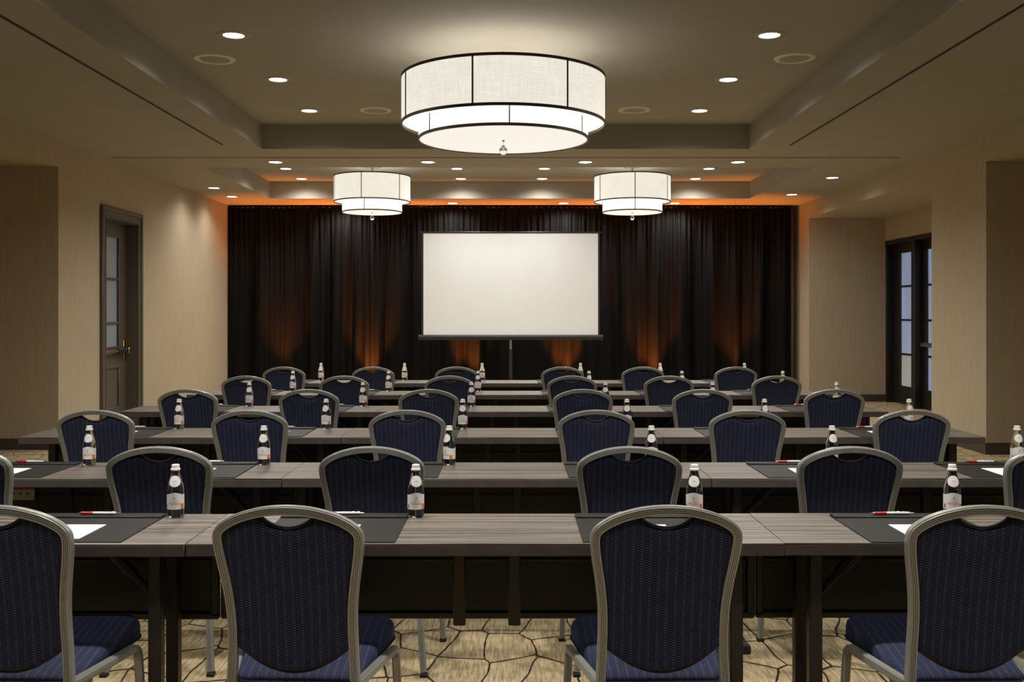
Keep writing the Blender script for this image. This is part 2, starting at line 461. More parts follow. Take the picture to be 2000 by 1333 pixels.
hd.bbox(xl1 + 0.01, xl1 + 0.09, hw - 0.13, hw - 0.06, 0.955, 1.025, 0.006).bbox(xl1 + 0.01, xl1 + 0.075, -hw + 0.05, -hw + 0.12, 0.955, 1.025, 0.006)
hd.tube([(xl1 + 0.06, -hw + 0.08, 0.99), (xl1 + 0.06, hw - 0.07, 0.99)], 0.016, 10)
hb = hd.build('door_handle', 'brass', lf)
MB().bbox(xl1 + 0.035, xl1 + 0.086, hw - 0.42, hw - 0.13, 0.962, 1.018, 0.006).build('latch_cover', 'black_door', lf)

# right doors: black recessed glazed pair in the alcove
d2 = thing('door_2', 'black framed glazed door pair with frosted panes in the right alcove', 'door', (AR, 0, 0))
d2['kind'] = 'structure'
MB().bbox(-0.015, 0.20, DRY1 - 0.06, DRY1, 0, DRZ, 0.004).bbox(-0.015, 0.20, DRY0, DRY0 + 0.06, 0, DRZ, 0.004).bbox(-0.015, 0.20, DRY0, DRY1, DRZ - 0.07, DRZ, 0.004).bbox(-0.015, 0.20, 15.30, 15.45, 0, DRZ - 0.07, 0.004).build('door_frame', 'black_door', d2)
for k, (ya, yb, ga, gb) in enumerate([(15.45, 16.46, 15.66, 16.20), (14.40, 15.30, 14.62, 15.16)]):
    L = MB()
    x0, x1 = 0.11, 0.155
    L.box(x0, x1, ya, ga, 0.01, DRZ - 0.07).box(x0, x1, gb, yb, 0.01, DRZ - 0.07).box(x0, x1, ga, gb, 0.01, 0.29).box(x0, x1, ga, gb, 2.44, DRZ - 0.07)
    for a, b in ((ga - 0.015, ga + 0.01), (gb - 0.01, gb + 0.015)): L.bbox(x0 - 0.012, x0 + 0.004, a, b, 0.27, 2.46, 0.003)
    L.bbox(x0 - 0.012, x0 + 0.004, ga, gb, 0.27, 0.30, 0.003)
    L = L.build('door_leaf', 'black_door', d2, smooth=0)
    zz = [0.29, 0.81, 1.36, 1.90, 2.44]
    for z in zz[1:-1]: MB().bbox(x0 - 0.006, x0 + 0.03, ga, gb, z - 0.016, z + 0.016, 0.004).build('glazing_bar', 'black_door', L)
    for j, (z0, z1) in enumerate(zip(zz, zz[1:])):
        MB().box(x0 + 0.022, x0 + 0.03, ga, gb, z0, z1).build('pane', 'pane_pale' if (j == 0 and k == 0) else 'pane_blue', L, smooth=0)
    if k == 1:
        h = MB().bbox(x0 - 0.014, x0, 15.17, 15.29, 0.95, 1.03, 0.004)
        h.bbox(x0 - 0.075, x0 - 0.045, 14.50, 15.26, 0.955, 1.02, 0.008).bbox(x0 - 0.06, x0, 15.20, 15.24, 0.965, 1.01, 0.003)
        h.build('push_bar', 'nickel', L)

# ------------------------------------------------------------------ drape backdrop
DX0, DX1, DY, DZ = -4.85, 4.78, 17.12, 3.30
dr = thing('drape_backdrop', 'floor-length black pleated drape backdrop behind the projection screen', 'curtain', (0, DY, 0))
MB().tube([(DX0, 0.02, DZ - 0.015), (DX1, 0.02, DZ - 0.015)], 0.02, 8).build('rod', 'black_plastic', dr)
rng = random.Random(3)
NP = 8
for k in range(NP):
    x0 = DX0 + (DX1 - DX0) * k / NP; x1 = DX0 + (DX1 - DX0) * (k + 1) / NP
    comp = [(rng.uniform(9, 16), rng.uniform(0, 6.3), rng.uniform(0.026, 0.044)) for _ in range(2)] + [(rng.uniform(20, 34), rng.uniform(0, 6.3), rng.uniform(0.010, 0.018)) for _ in range(2)]
    top = [(rng.uniform(60, 75), rng.uniform(0, 6.3), 0.012), (rng.uniform(90, 110), rng.uniform(0, 6.3), 0.006)]
    drift = [rng.uniform(-0.06, 0.06) for _ in range(4)]
    b = MB(); nx, nz = 150, 26
    vs = []
    for j in range(nz + 1):
        v = j / nz; z = 0.01 + (DZ - 0.01) * v
        low = min(1.0, (1 - v) * 2.2 + 0.12); hi = max(0.0, 1 - (1 - v) * 2.2)
        for i in range(nx + 1):
            u = i / nx; e = min(1, 12 * u, 12 * (1 - u))
            xx = u * (x1 - x0)
            xs = xx + (1 - v) * (drift[0] * math.sin(PI * u) + drift[1] * math.sin(2 * PI * u) * 0.6)
            y = sum(a * math.sin(f * xs + p + 0.5 * math.sin(1.7 * v + q)) for q, (f, p, a) in enumerate(comp)) * low
            y += sum(a * math.sin(f * xx + p) for f, p, a in top) * (hi + 0.15)
            vs.append((x0 - 0.004 + xx * (1 + 0.008 / (x1 - x0)), y * (0.35 + 0.65 * e), z))
    fs = [(j * (nx + 1) + i, j * (nx + 1) + i + 1, (j + 1) * (nx + 1) + i + 1, (j + 1) * (nx + 1) + i) for j in range(nz) for i in range(nx)]
    b.add(vs, fs)
    o = b.build('drape_panel', 'black_drape', dr, smooth=180)
    sm = o.modifiers.new('thickness', 'SOLIDIFY'); sm.thickness = 0.004

# amber uplights on the floor in front of the drape
def make_uplight():
    r = thing('uplight', '', 'light', group='amber uplights along the drape')
    MB().lathe([(0.0, 0.0), (0.085, 0.0), (0.09, 0.01), (0.09, 0.13), (0.083, 0.14), (0.078, 0.128), (0.0, 0.128)], 24).build('housing', 'black_plastic', r)
    MB().lathe([(0.0, 0.129), (0.076, 0.129), (0.06, 0.134), (0.0, 0.136)], 24).build('lens', 'amber_lens', r)
    return r
up = make_uplight()
UPX = [-3.90, -2.43, -0.74, 0.91, 2.38, 3.81]
UPN = ['at the far left of the drape', 'second from left along the drape', 'left of the screen pole', 'right of the screen pole', 'second from right along the drape', 'at the far right of the drape']
for i, x in enumerate(UPX):
    o = place(up, i > 0, (x, 16.86, 0), 0, 'round amber floor uplight ' + UPN[i])
for i, x in enumerate(UPX):
    l = light('uplight_beam', 'SPOT', (x, 16.86, 0.16), E_UP * (0.8 if i in (0, 5) else 0.95), (1.0, 0.24, 0.02), spot_size=math.radians(58), spot_blend=1.0, shadow_soft_size=0.05)
    l.rotation_euler = (Vector((0, 0.0 if i in (0, 5) else 0.16, 1))).to_track_quat('-Z', 'Y').to_euler()

# ------------------------------------------------------------------ projection screen
SY = 15.8; ss = FPX / SY
scx = (997.5 - 1000) / ss
sw, sz0, sz1 = 341 / ss / 2, EYE - 43 / ss, EYE + 156 / ss
ps = thing('projection_screen', 'white tripod projection screen with black borders before the drape', 'projection screen', (scx, SY, 0))
MB().box(-sw, sw, -0.002, 0.002, sz0, sz1).build('screen_surface', 'screen_white', ps, smooth=0)
for s_ in (-1, 1):
    a, b_ = sorted((s_ * sw, s_ * (sw + 0.03))); MB().box(a, b_, -0.0025, 0.0025, sz0, sz1 + 0.01).build('border', 'screen_black', ps, smooth=0)
MB().bbox(-sw - 0.05, sw + 0.06, -0.015, 0.012, sz1, sz1 + 0.028, 0.006).build('top_bar', 'screen_black', ps)
cas = MB().tube([(-sw - 0.06, 0.0, sz0 - 0.035), (sw + 0.05, 0.0, sz0 - 0.035)], 0.04, 12).build('case', 'screen_black', ps)
for s_ in (-1, 1): MB().tube([(s_ * (sw + 0.05) - 0.005, 0, sz0 - 0.035), (s_ * (sw + 0.05) + s_ * 0.025, 0, sz0 - 0.035)], 0.045, 12).build('end_cap', 'table_steel', cas)
MB().tube([(0, 0.05, 0.25), (0, 0.05, sz1 + 0.01)], 0.02, 12).build('pole', 'chair_metal', ps)
MB().tube([(0, 0.05, 0.06), (0, 0.05, 0.9)], 0.028, 12).build('pole', 'screen_black', ps)
for a in (-PI / 2, PI / 6, 5 * PI / 6):
    MB().tube([(0.02 * math.cos(a), 0.05 + 0.02 * math.sin(a), 0.38), (0.55 * math.cos(a), 0.05 + 0.55 * math.sin(a), 0.012)], 0.012, 8).build('leg', 'screen_black', ps)

# ------------------------------------------------------------------ ceiling lights
def make_downlight():
    r = thing('downlight', '', 'light', group='recessed downlights in the ceiling')
    MB().lathe([(0.078, -0.001), (0.082, -0.007), (0.122, -0.004), (0.126, 0.0), (0.078, 0.0)], 32, close=True).build('trim_ring', 'downlight_trim', r)
    MB().lathe([(0.0, -0.005), (0.079, -0.003), (0.079, 0.0), (0.0, 0.0)], 32).build('lens', 'downlight_lens', r)
    return r
DL = []
def dl(x, y, z, text, e=1.0, size=155): DL.append((x, y, z, text, e, size))
for i, y in enumerate((7.64, 9.09, 10.49)):
    nm = ('nearest', 'middle', 'farthest')[i]
    dl(-2.13, y, ZT, 'in near tray, left column, %s' % nm); dl(1.97, y, ZT, 'in near tray, right column, %s' % nm)
for x, nm in ((-2.90, 'far left'), (-1.03, 'second from left'), (0.90, 'second from right'), (2.77, 'far right')):
    dl(x, 12.24, ZS, 'in the soffit band between trays, %s' % nm)
for x, nm in ((-3.33, 'far left'), (-0.81, 'left of centre'), (0.476, 'right of centre'), (2.90, 'far right')):
    dl(x, 14.7, ZT, 'in far tray, nearer line, %s' % nm); dl(x, 15.8, ZT, 'in far tray, line by the drape, %s' % nm, 0.55)
dl(-4.405, 14.76, ZS, 'by left wall, nearer of the two', 0.24); dl(-4.45, 15.87, ZS, 'by left wall, closer to the drape', 0.24)
dl(4.38, 13.65, ZS, 'by right wall, nearer of the two', 0.24); dl(4.37, 15.59, ZS, 'by right wall, closer to the drape', 0.24)
for x, nm in ((-1.0, 'left of three'), (0.87, 'middle of three'), (2.74, 'right of three')):
    dl(x, 16.82, ZS, 'grazing the drape top, %s' % nm, 0.8)
dl(-2.85, 16.82, ZS, 'grazing the drape top behind the left lamp', 0.8)
for y in (5.6,): dl(-2.13, y, ZT, 'in the near tray overhead, left, outside the view'); dl(1.97, y, ZT, 'in the near tray overhead, right, outside the view')
for j, y in enumerate((3.4, 1.4)):
    for x, nm in ((-2.9, 'far left'), (-1.0, 'left'), (0.9, 'right'), (2.8, 'far right')):
        dl(x, y, ZS, 'overhead outside the view, %s, line %s' % (nm, ('by the first row', 'above the camera')[j]), (1.25, 0.5)[j])
dp = make_downlight()
for i, (x, y, z, text, e, size) in enumerate(DL):
    place(dp, i > 0, (x, y, z), 0, 'round recessed downlight ' + text)
for x, y, z, text, e, size in DL:
    light('downlight_beam', 'SPOT', (x, y, z - 0.012), E_DOWN * e, spot_size=math.radians(size), spot_blend=1.0, shadow_soft_size=0.07)

def make_speaker():
    r = thing('ceiling_speaker', '', 'speaker', group='round ceiling speakers')
    MB().lathe([(0.125, -0.006), (0.13, -0.010), (0.165, -0.007), (0.17, 0.0), (0.125, 0.0)], 40, close=True).build('rim', 'white_ring', r)
    MB().lathe([(0.0, -0.004), (0.127, -0.005), (0.127, 0.0), (0.0, 0.0)], 40).build('grille', 'grille', r)
    return r
sp = make_speaker()
for i, (x, y, nm) in enumerate([(-2.49, 8.36, 'larger looking one at left'), (2.36, 8.33, 'larger looking one at right'), (-1.43, 10.47, 'beside the big lamp, left'), (1.28, 10.45, 'beside the big lamp, right')]):
    place(sp, i > 0, (x, y, ZT), 0, 'round beige ceiling speaker in near tray, ' + nm)

def drum_lamp(name, label, loc, R, H, r, drop, zt, nr, a0, nr2, b0, ball):
    # loc: centre on the ceiling; zt: top of the upper drum below the ceiling
    L = thing(name, label, 'ceiling lamp', loc)
    def wall_arc(rad, z0, z1, t0, t1, th=0.004, n=20):
        b = MB(); vs = []
        for k in range(n + 1):
            a = t0 + (t1 - t0) * k / n
            # angle 0 faces the camera (-y), positive to the right
            for rr, z in ((rad, z0), (rad, z1), (rad - th, z1), (rad - th, z0)): vs.append((rr * math.sin(a), -rr * math.cos(a), z))
        fs = []
        for k in range(n):
            for q in range(4): fs.append((4 * k + q, 4 * k + (q + 1) % 4, 4 * k + 4 + (q + 1) % 4, 4 * k + 4 + q))
        fs += [(0, 1, 2, 3), tuple(4 * n + q for q in (3, 2, 1, 0))]
        b.add(vs, fs); return b
    def uvf(rad): return lambda p: (math.atan2(p[0], -p[1]) * rad, p[2])
    zb = zt - H; zi = zb - drop
    for k in range(nr):
        a = a0 + 2 * PI * k / nr
        wall_arc(R, zb, zt, a, a + 2 * PI / nr).build('upper_shade_panel', 'shade_outer', L, uvf=uvf(R))
        MB().tube([(R * math.sin(a), -R * math.cos(a), zb), (R * math.sin(a), -R * math.cos(a), zt)], 0.0075 if R > 0.7 else 0.006, 6).build('rib', 'bronze', L)
    for k in range(nr2):
        a = b0 + 2 * PI * k / nr2
        wall_arc(r, zi, zb + 0.10, a, a + 2 * PI / nr2).build('lower_shade_panel', 'shade_inner', L, uvf=uvf(r))
        MB().tube([(r * math.sin(a), -r * math.cos(a), zi), (r * math.sin(a), -r * math.cos(a), zb + 0.02)], 0.005, 6).build('rib', 'bronze', L)
    th = 0.022 if R > 0.7 else 0.016
    for rad, z in ((R, zt), (R, zb), (r, zi)):
        MB().lathe([(rad - 0.006, z - th / 2), (rad + 0.005, z - th / 2), (rad + 0.005, z + th / 2), (rad - 0.006, z + th / 2)], 72, close=True).build('rim', 'bronze', L)
    MB().lathe([(0.0, zi - 0.004), (r * 0.6, zi - 0.003), (r - 0.006, zi - 0.002), (r - 0.006, zi + 0.006), (0.0, zi + 0.006)], 72).build('diffuser', 'diffuser', L)
    if R < 0.7: MB().lathe([(0.0, -0.035), (0.11, -0.035), (0.12, -0.02), (0.12, 0.0), (0.0, 0.0)], 32).build('canopy', 'nickel', L)
    st = MB().tube([(0, 0, zt - 0.03), (0, 0, -0.03)], 0.012, 8)
    for q in range(3):
        a = 0.5 + 2 * PI * q / 3; st.tube([(0, 0, zt - 0.03), ((R - 0.004) * math.cos(a), (R - 0.004) * math.sin(a), zt - 0.006)], 0.004, 6)
    st.build('stem', 'nickel', L)
    z0 = zi - 0.004
    f = MB().tube([(0, 0, z0 + 0.004), (0, 0, z0 - 0.045)], 0.004, 8).lathe([(0.0, -0.012), (0.008, -0.01), (0.012, -0.004), (0.012, 0.001), (0.0, 0.001)], 16, (0, 0, z0)).lathe([(0.004, -0.052), (0.018, -0.046), (0.010, -0.036), (0.0, -0.034)], 16, (0, 0, z0))
    f.build('finial_stem', 'chrome', L)
    MB().lathe([(ball * math.cos(q), -0.05 - ball + ball * math.sin(q)) if abs(math.cos(q)) > 1e-3 else (0.0, -0.05 - ball + ball * math.sin(q)) for q in [(-PI / 2) + PI * i / 10 for i in range(11)]], 16, (0, 0, z0)).build('finial_ball', 'crystal', L)
    nb = 6 if R > 0.7 else 3
    for q in range(nb):
        a = 2 * PI * (q + 0.4) / nb; rr = R * 0.42
        light('bulb', 'POINT', (rr * math.cos(a), rr * math.sin(a), zt - 0.17), E_LAMP / (6.0 if R > 0.7 else 10.0), (1.0, 0.97, 0.94), L, shadow_soft_size=0.035)
    return L
LY = 8.02
ls = FPX / LY
drum_lamp('drum_lamp', 'largest two-tier white drum ceiling lamp in the near tray', ((983 - 1000) / ls, LY, ZT), 198 / ls, 0.362, 165 / ls, 0.120, EYE + 1.875 - ZT, 7, math.radians(-15.4), 6, math.radians(4.3), 0.034)
l2 = 14.4; s2 = FPX / l2
for nm, px, a in (('left', 727, -8.0), ('right', 1235, -2.8)):
    drum_lamp('drum_lamp', 'smaller two-tier drum ceiling lamp in the far tray, %s of the screen' % nm, ((px - 1000) / s2, l2, ZT), 74 / s2, 0.362, 58 / s2, 0.149, EYE + 1.965 - ZT, 6, math.radians(a), 4, math.radians(a + 1), 0.03)

# ------------------------------------------------------------------ tables
TL, TD, TH = 1.871, 0.466, 0.75
def make_table(inset=0.14):
    t_ = thing('folding_table', '', 'table', group='dark laminate folding tables in rows')
    hx, hy = TL / 2 - 0.0006, TD / 2
    MB().bbox(-hx, hx, -hy, hy, TH - 0.006, TH, 0.0012).build('table_top', 'laminate', t_)
    MB().bbox(-hx, hx, -hy, hy, TH - 0.040, TH - 0.006, 0.002).build('edge_band', 'edge_band', t_)
    for s_ in (-1, 1):
        xp = s_ * (TL / 2 - inset)
        for y in (-0.083, 0.083):
            MB().bbox(xp - 0.021, xp + 0.021, y - 0.022, y + 0.022, 0.03, TH - 0.04, 0.004).build('leg', 'table_steel', t_)
        ft = MB().bbox(xp - 0.018, xp + 0.018, -0.28, 0.22, 0.0, 0.036, 0.004).build('foot', 'table_steel', t_)
        for y in (-0.285, 0.205): MB().bbox(xp - 0.0185, xp + 0.0185, y, y + 0.02, 0.0, 0.037, 0.003).build('foot_cap', 'rubber', ft)
        br = MB().tube([(xp - s_ * 0.02, -0.02, 0.52), (xp - s_ * 0.20, -0.02, 0.705)], 0.013, 8).tube([(xp - s_ * 0.10, -0.02, 0.602), (xp - s_ * 0.20, -0.02, 0.705)], 0.019, 8).build('brace', 'table_steel', t_)
        MB().tube([(xp - s_ * 0.20, -0.05, 0.695), (xp - s_ * 0.20, 0.01, 0.695)], 0.008, 8).build('bolt', 'chrome', br)
    yp = 0.15
    mp_ = MB().box(-hx + 0.02, hx - 0.02, yp, yp + 0.006, 0.425, 0.70).build('modesty_panel', 'modesty', t_, smooth=0)
    fr = MB().bbox(-hx + 0.001, hx - 0.001, yp - 0.012, yp + 0.012, 0.40, 0.425, 0.005)
    for s_ in (-1, 1):
        a, b_ = sorted((s_ * (hx - 0.001), s_ * (hx - 0.03))); fr.bbox(a, b_, yp - 0.012, yp + 0.012, 0.41, 0.705, 0.005)
    fr.bbox(-hx + 0.03, hx - 0.03, yp - 0.008, yp + 0.008, 0.595, 0.61, 0.003).bbox(-hx + 0.03, hx - 0.03, yp - 0.012, yp + 0.012, 0.69, 0.71, 0.003)
    fr.build('panel_frame', 'table_steel', mp_)
    for x in (-0.092, 0.092):
        b_ = MB().bbox(x - 0.0205, x + 0.0205, -0.02, 0.015, 0.425, TH - 0.055, 0.004).build('bracket', 'table_steel', t_)
        MB().bbox(x - 0.022, x + 0.022, -0.022, 0.017, TH - 0.056, TH - 0.04, 0.003).build('bracket_cap', 'black_plastic', b_)
    return t_
ROWN = ['nearest row', 'second-nearest row', 'third-nearest row', 'fourth-nearest row', 'fifth-nearest row', 'farthest row']
NEAR = [3.12, 4.345, 5.79, 7.29, 8.78, 10.25]
SEAM = [(-1.024, 0.856), (-1.003, 0.869), (-0.987, 0.874), (-0.99, 0.875), (-0.985, 0.875), (-0.985, 0.88)]
protos = {}
rng = random.Random(11)
for r in range(6):
    a, b_ = SEAM[r]
    for k, nm in enumerate(('left', 'middle', 'right')):
        cx = (a + b_) / 2 + (k - 1) * (TL + 0.001)
        cy = NEAR[r] + TD / 2 + (0.0 if k == 1 else rng.uniform(-0.006, 0.006)); rz = rng.uniform(-0.0012, 0.0012)
        if r == 0: cy, rz = NEAR[0] + TD / 2 + (-0.01, -0.002, 0.006)[k], (-0.001, 0.003, -0.001)[k]
        ins = 0.14 if k != 1 else (0.12 if r == 0 else 0.06)
        fresh = ins not in protos
        if fresh: protos[ins] = make_table(ins)
        tb = place(protos[ins], not fresh, (cx, cy, 0), rz, 'dark wood laminate folding table, %s, %s third' % (ROWN[r], nm))
        if r == 1 and k == 0:
            st = MB().box(0.0, 0.155, 0.1425, 0.1492, 0.587, 0.655).build('sticker', 'sticker_beige', tb, smooth=0, loc=(-0.47, -0.012, 0))
            st['label'] = 'beige printed sticker with red strip'
            MB().box(0.0, 0.155, 0.1415, 0.1428, 0.638, 0.655).build('red_strip', 'sticker_red', st, smooth=0)
            for i in range(4): MB().lathe([(0.0, -0.0005), (0.007, -0.0005), (0.007, 0.0005), (0.0, 0.0005)], 3 + i % 2, (0, 0, 0)).build('print_mark', 'black_plastic', st, smooth=0, loc=(0.025 + 0.033 * i, 0.142, 0.618)).rotation_euler = (PI / 2, 0, 0)

# ------------------------------------------------------------------ chairs
OUT = [(0.0, 0.228), (0.12, 0.216), (0.28, 0.202), (0.40, 0.1935), (0.50, 0.1885), (0.57, 0.1875), (0.635, 0.190), (0.70, 0.1975), (0.765, 0.208), (0.805, 0.2135), (0.835, 0.2145)]
ARCH = [(0.2145, 0.835), (0.2085, 0.858), (0.186, 0.881), (0.143, 0.904), (0.09, 0.920), (0.045, 0.9275), (0.0, 0.930)]
def yb(z):
    if z < 0.45: return 0.085 * (1 - ((0.45 - z) / 0.45) ** 1.35)
    return 0.085 * (1 - ((z - 0.45) / 0.48) ** 1.5)
W = 0.026; DP = 0.030
def fluted(wd, dp, n=4, g=0.003):
    # closed profile: back face (b = -dp/2) carries n ribs
    a0, b0 = wd / 2, dp / 2; c_ = 0.004
    P = [(-a0, -b0 + c_)]
    x0, x1 = -a0 + 0.0025, a0 - 0.0025
    for k in range(n):
        xa = x0 + (x1 - x0) * k / n; xb = x0 + (x1 - x0) * (k + 1) / n; m = (xb - xa) * 0.2
        P += [(xa + m * 0.4, -b0 + g), (xa + m * 1.4, -b0), (xb - m * 1.4, -b0), (xb - m * 0.4, -b0 + g)]
    P += [(a0, -b0 + c_), (a0 + 0.0012, 0.0), (a0, b0 - c_), (a0 - c_, b0), (-a0 + c_, b0), (-a0, b0 - c_)]
    return P
def make_chair():
    ch = thing('banquet_chair', '', 'chair', group='navy banquet chairs facing the screen')
    right = [(x - W / 2, z) for z, x in OUT]
    arch = []
    for i, (x, z) in enumerate(ARCH):
        p0 = Vector(ARCH[max(i - 1, 0)]); p1 = Vector(ARCH[min(i + 1, len(ARCH) - 1)]); tg = (p1 - p0).normalized()
        nrm = Vector((tg.y, -tg.x)); arch.append((x - nrm.x * W / 2, z - nrm.y * W / 2) if x > 0 else (0.0, z - W / 2))
    ctl = [(0.0, 0)] and (right[:-1] + arch)
    half = catmull([(x, yb(z), z) for x, z in ctl], 5)
    cut = next(i for i, p in enumerate(half) if p.z > 0.40)
    up_, leg = half[cut - 1:], half[:cut]
    full = [Vector((-p.x, p.y, p.z)) for p in up_] + [p for p in reversed(up_[:-1])]
    prof = fluted(W, DP)
    MB().sweep(full, prof, (0, 1, 0)).build('back_frame', 'chair_metal', ch, smooth=28)
    for s_ in (-1, 1):
        pts = [Vector((s_ * p.x, p.y, p.z)) for p in leg]
        lg = pts if s_ < 0 else pts[::-1]
        o = MB().sweep([p for p in lg if p.z > 0.012], prof, (0, 1, 0)).build('leg', 'chair_metal', ch, smooth=28)
        MB().bbox(s_ * 0.215 - 0.015, s_ * 0.215 + 0.015, -0.017, 0.017, 0.0, 0.016, 0.003).build('glide', 'rubber', o)
        # side rail bending into the front leg
        R = 0.05; x0, x1 = s_ * 0.184, s_ * 0.247
        rail = [(x0, yb(0.40) + 0.01, 0.398), (x0 + (x1 - x0) * 0.5, 0.25, 0.400), (x1 - s_ * 0.006, 0.37, 0.403)]
        cy, cz = 0.37, 0.403 - R
        for k in range(1, 7):
            a = PI / 2 * k / 6; rail.append((x1 - s_ * 0.004, cy + R * math.sin(a), cz + R * math.cos(a)))
        rail += [(x1, 0.422, 0.28), (x1 + s_ * 0.004, 0.430, 0.14), (x1 + s_ * 0.008, 0.437, 0.014)]
        o = MB().sweep(rail, [(b_, a) for a, b_ in fluted(0.024, 0.026)] if s_ > 0 else [(-b_, a) for a, b_ in fluted(0.024, 0.026)], (1, 0, 0)).build('leg', 'chair_metal', ch, smooth=28)
        MB().bbox(x1 + s_ * 0.008 - 0.015, x1 + s_ * 0.008 + 0.015, 0.422, 0.452, 0.0, 0.016, 0.003).build('glide', 'rubber', o)
    for hx_, yy in ((0.235, 0.37), (0.190, 0.20)): MB().tube([(-hx_, yy, 0.392 if yy > 0.3 else 0.37), (hx_, yy, 0.392 if yy > 0.3 else 0.37)], 0.010, 8).build('seat_rail', 'chair_metal', ch)
    # upholstered back
    inner = [(z, x - W * 0.62) for z, x in OUT]
    A = sorted((x, z - 0.003) for x, z in arch)
    def ztop(x):
        x = abs(x); za = interp(A, x)
        if x < 0.088:
            return min(za, 0.863 + (interp(A, 0.088) - 0.863) * (x / 0.088) ** 2.1)
        return za
    def zbot(x): return 0.430 + 0.080 * (abs(x) / 0.165) ** 2
    nu, nv = 40, 36; grid = []
    for j in range(nv + 1):
        v = j / nv
        for i in range(nu + 1):
            u = -1 + 2 * i / nu
            xg = u * 0.185; z0, z1 = zbot(u * 0.163), ztop(u * 0.1985); z = z0 + (z1 - z0) * v
            hwx = interp(inner, z)
            x = u * hwx
            e = min(1.0, (1 - abs(u)) / 0.17, v / 0.06, (1 - v) / 0.11); e = math.sqrt(max(0, 1 - (1 - e) ** 2))
            grid.append((x, z, e))
    n1 = nu + 1; vs = [(x, yb(z) + 0.009 - 0.019 * e, z) for x, z, e in grid] + [(x, yb(z) + 0.009 + 0.03 * e, z) for x, z, e in grid]
    N = len(grid); fs = []
    for j in range(nv):
        for i in range(nu):
            a = j * n1 + i; fs.append((a, a + 1, a + n1 + 1, a + n1)); fs.append((N + a, N + a + n1, N + a + n1 + 1, N + a + 1))
    bd = [i for i in range(n1)] + [j * n1 + nu for j in range(1, nv + 1)] + [nv * n1 + i for i in range(nu - 1, -1, -1)] + [j * n1 for j in range(nv - 1, 0, -1)]
    for a, b_ in zip(bd, bd[1:] + bd[:1]): fs.append((a, N + a, N + b_, b_))
    back = MB().add(vs, fs).build('backrest', 'navy_fabric', ch, smooth=60, uvf=lambda p: (p[0], p[2]))
    dip = [(x, yb(0.88) + 0.006, ztop(x) + 0.001) for x in [-0.086 + 0.172 * k / 24 for k in range(25)]]
    MB().tube(dip, 0.0048, 8).build('piping', 'navy_piping', back)
    low = [(x, yb(0.47) + 0.006, zbot(x)) for x in [-0.163 + 0.326 * k / 24 for k in range(25)]]
    MB().tube(low, 0.004, 8).build('piping', 'navy_piping', back)
    # seat cushion
    ol = []
    def corner(cx, cy, rr, a0): return [(cx + rr * math.cos(a0 + PI / 2 * k / 7), cy + rr * math.sin(a0 + PI / 2 * k / 7)) for k in range(8)]
    ol = corner(0.182, 0.452, 0.05, 0) + corner(-0.182, 0.452, 0.05, PI / 2) + corner(-0.148, 0.155, 0.035, PI) + corner(0.148, 0.155, 0.035, 1.5 * PI)
    cx_, cy_ = 0.0, 0.30; n = len(ol); lay = [(0.93, 0.408), (0.985, 0.413), (1.0, 0.425), (1.0, 0.452), (0.985, 0.468), (0.94, 0.479), (0.86, 0.485), (0.65, 0.489), (0.35, 0.491)]
    vs = []; fs = []
    def seat_z(y, z): return z - max(0.0, 0.5 - y) * (0.055 + 0.155 * (z - 0.408) / 0.083)   # the cushion falls towards the back
    for s_, z in lay: vs += [(cx_ + (x - cx_) * s_, cy_ + (y - cy_) * s_, seat_z(cy_ + (y - cy_) * s_, z)) for x, y in ol]
    for k in range(len(lay) - 1):
        for i in range(n): fs.append((k * n + i, k * n + (i + 1) % n, (k + 1) * n + (i + 1) % n, (k + 1) * n + i))
    vs.append((cx_, cy_, seat_z(cy_, 0.4915))); m = len(lay) - 1
    for i in range(n): fs.append((m * n + i, m * n + (i + 1) % n, len(vs) - 1))
    fs.append(tuple(range(n - 1, -1, -1)))
    seat = MB().add(vs, fs).build('seat', 'navy_fabric', ch, smooth=60, uvf=lambda p: (p[0], p[1] + p[2]))
    pp = [(cx_ + (x - cx_) * 1.0, cy_ + (y - cy_) * 1.0, seat_z(y, 0.417)) for x, y in ol]
    MB().tube(pp + pp[:1], 0.004, 6, caps=False).build('piping', 'navy_piping', seat)
    return ch
cp = make_chair(); first = True
CH = [(2.80, [(1, -1.457), (2, -0.634), (3, 0.437), (4, 1.329)]),
      (4.04, [(0, -2.25), (1, -1.434), (2, -0.571), (3, 0.477), (4, 1.375), (5, 2.22)]),
      (5.57, [(0, -2.332), (1, -1.469), (2, -0.587), (3, 0.4715), (4, 1.318), (5, 2.239)]),
      (7.09, [(0, -2.309), (1, -1.4455), (2, -0.5945), (3, 0.5036), (4, 1.356), (5, 2.2945)]),
      (8.60, [(0, -2.294), (1, -1.449), (2, -0.54), (3, 0.518), (4, 1.354), (5, 2.285)]),
      (10.05, [(0, -2.30), (1, -1.40), (2, -0.56), (3, 0.51), (4, 1.32), (5, 2.258)])]
SEAT6 = ['leftmost seat', 'second seat from left', 'third seat from left', 'third seat from right', 'second seat from right', 'rightmost seat']
SEAT4 = {1: 'leftmost seat', 2: 'second seat from left', 3: 'second seat from right', 4: 'rightmost seat'}
def seat(r, k): return SEAT4[k] if r == 0 else SEAT6[k]
rng = random.Random(5)
YAW = {(0, 2): -0.045, (0, 3): 0.03, (0, 1): -0.03, (0, 4): 0.02}
for r, (y, L) in enumerate(CH):
    for k, x in L:
        place(cp, not first, (x, y, 0), YAW.get((r, k), rng.uniform(-0.02, 0.02)), 'navy banquet chair with fluted grey frame, %s, %s' % (ROWN[r], seat(r, k))); first = False

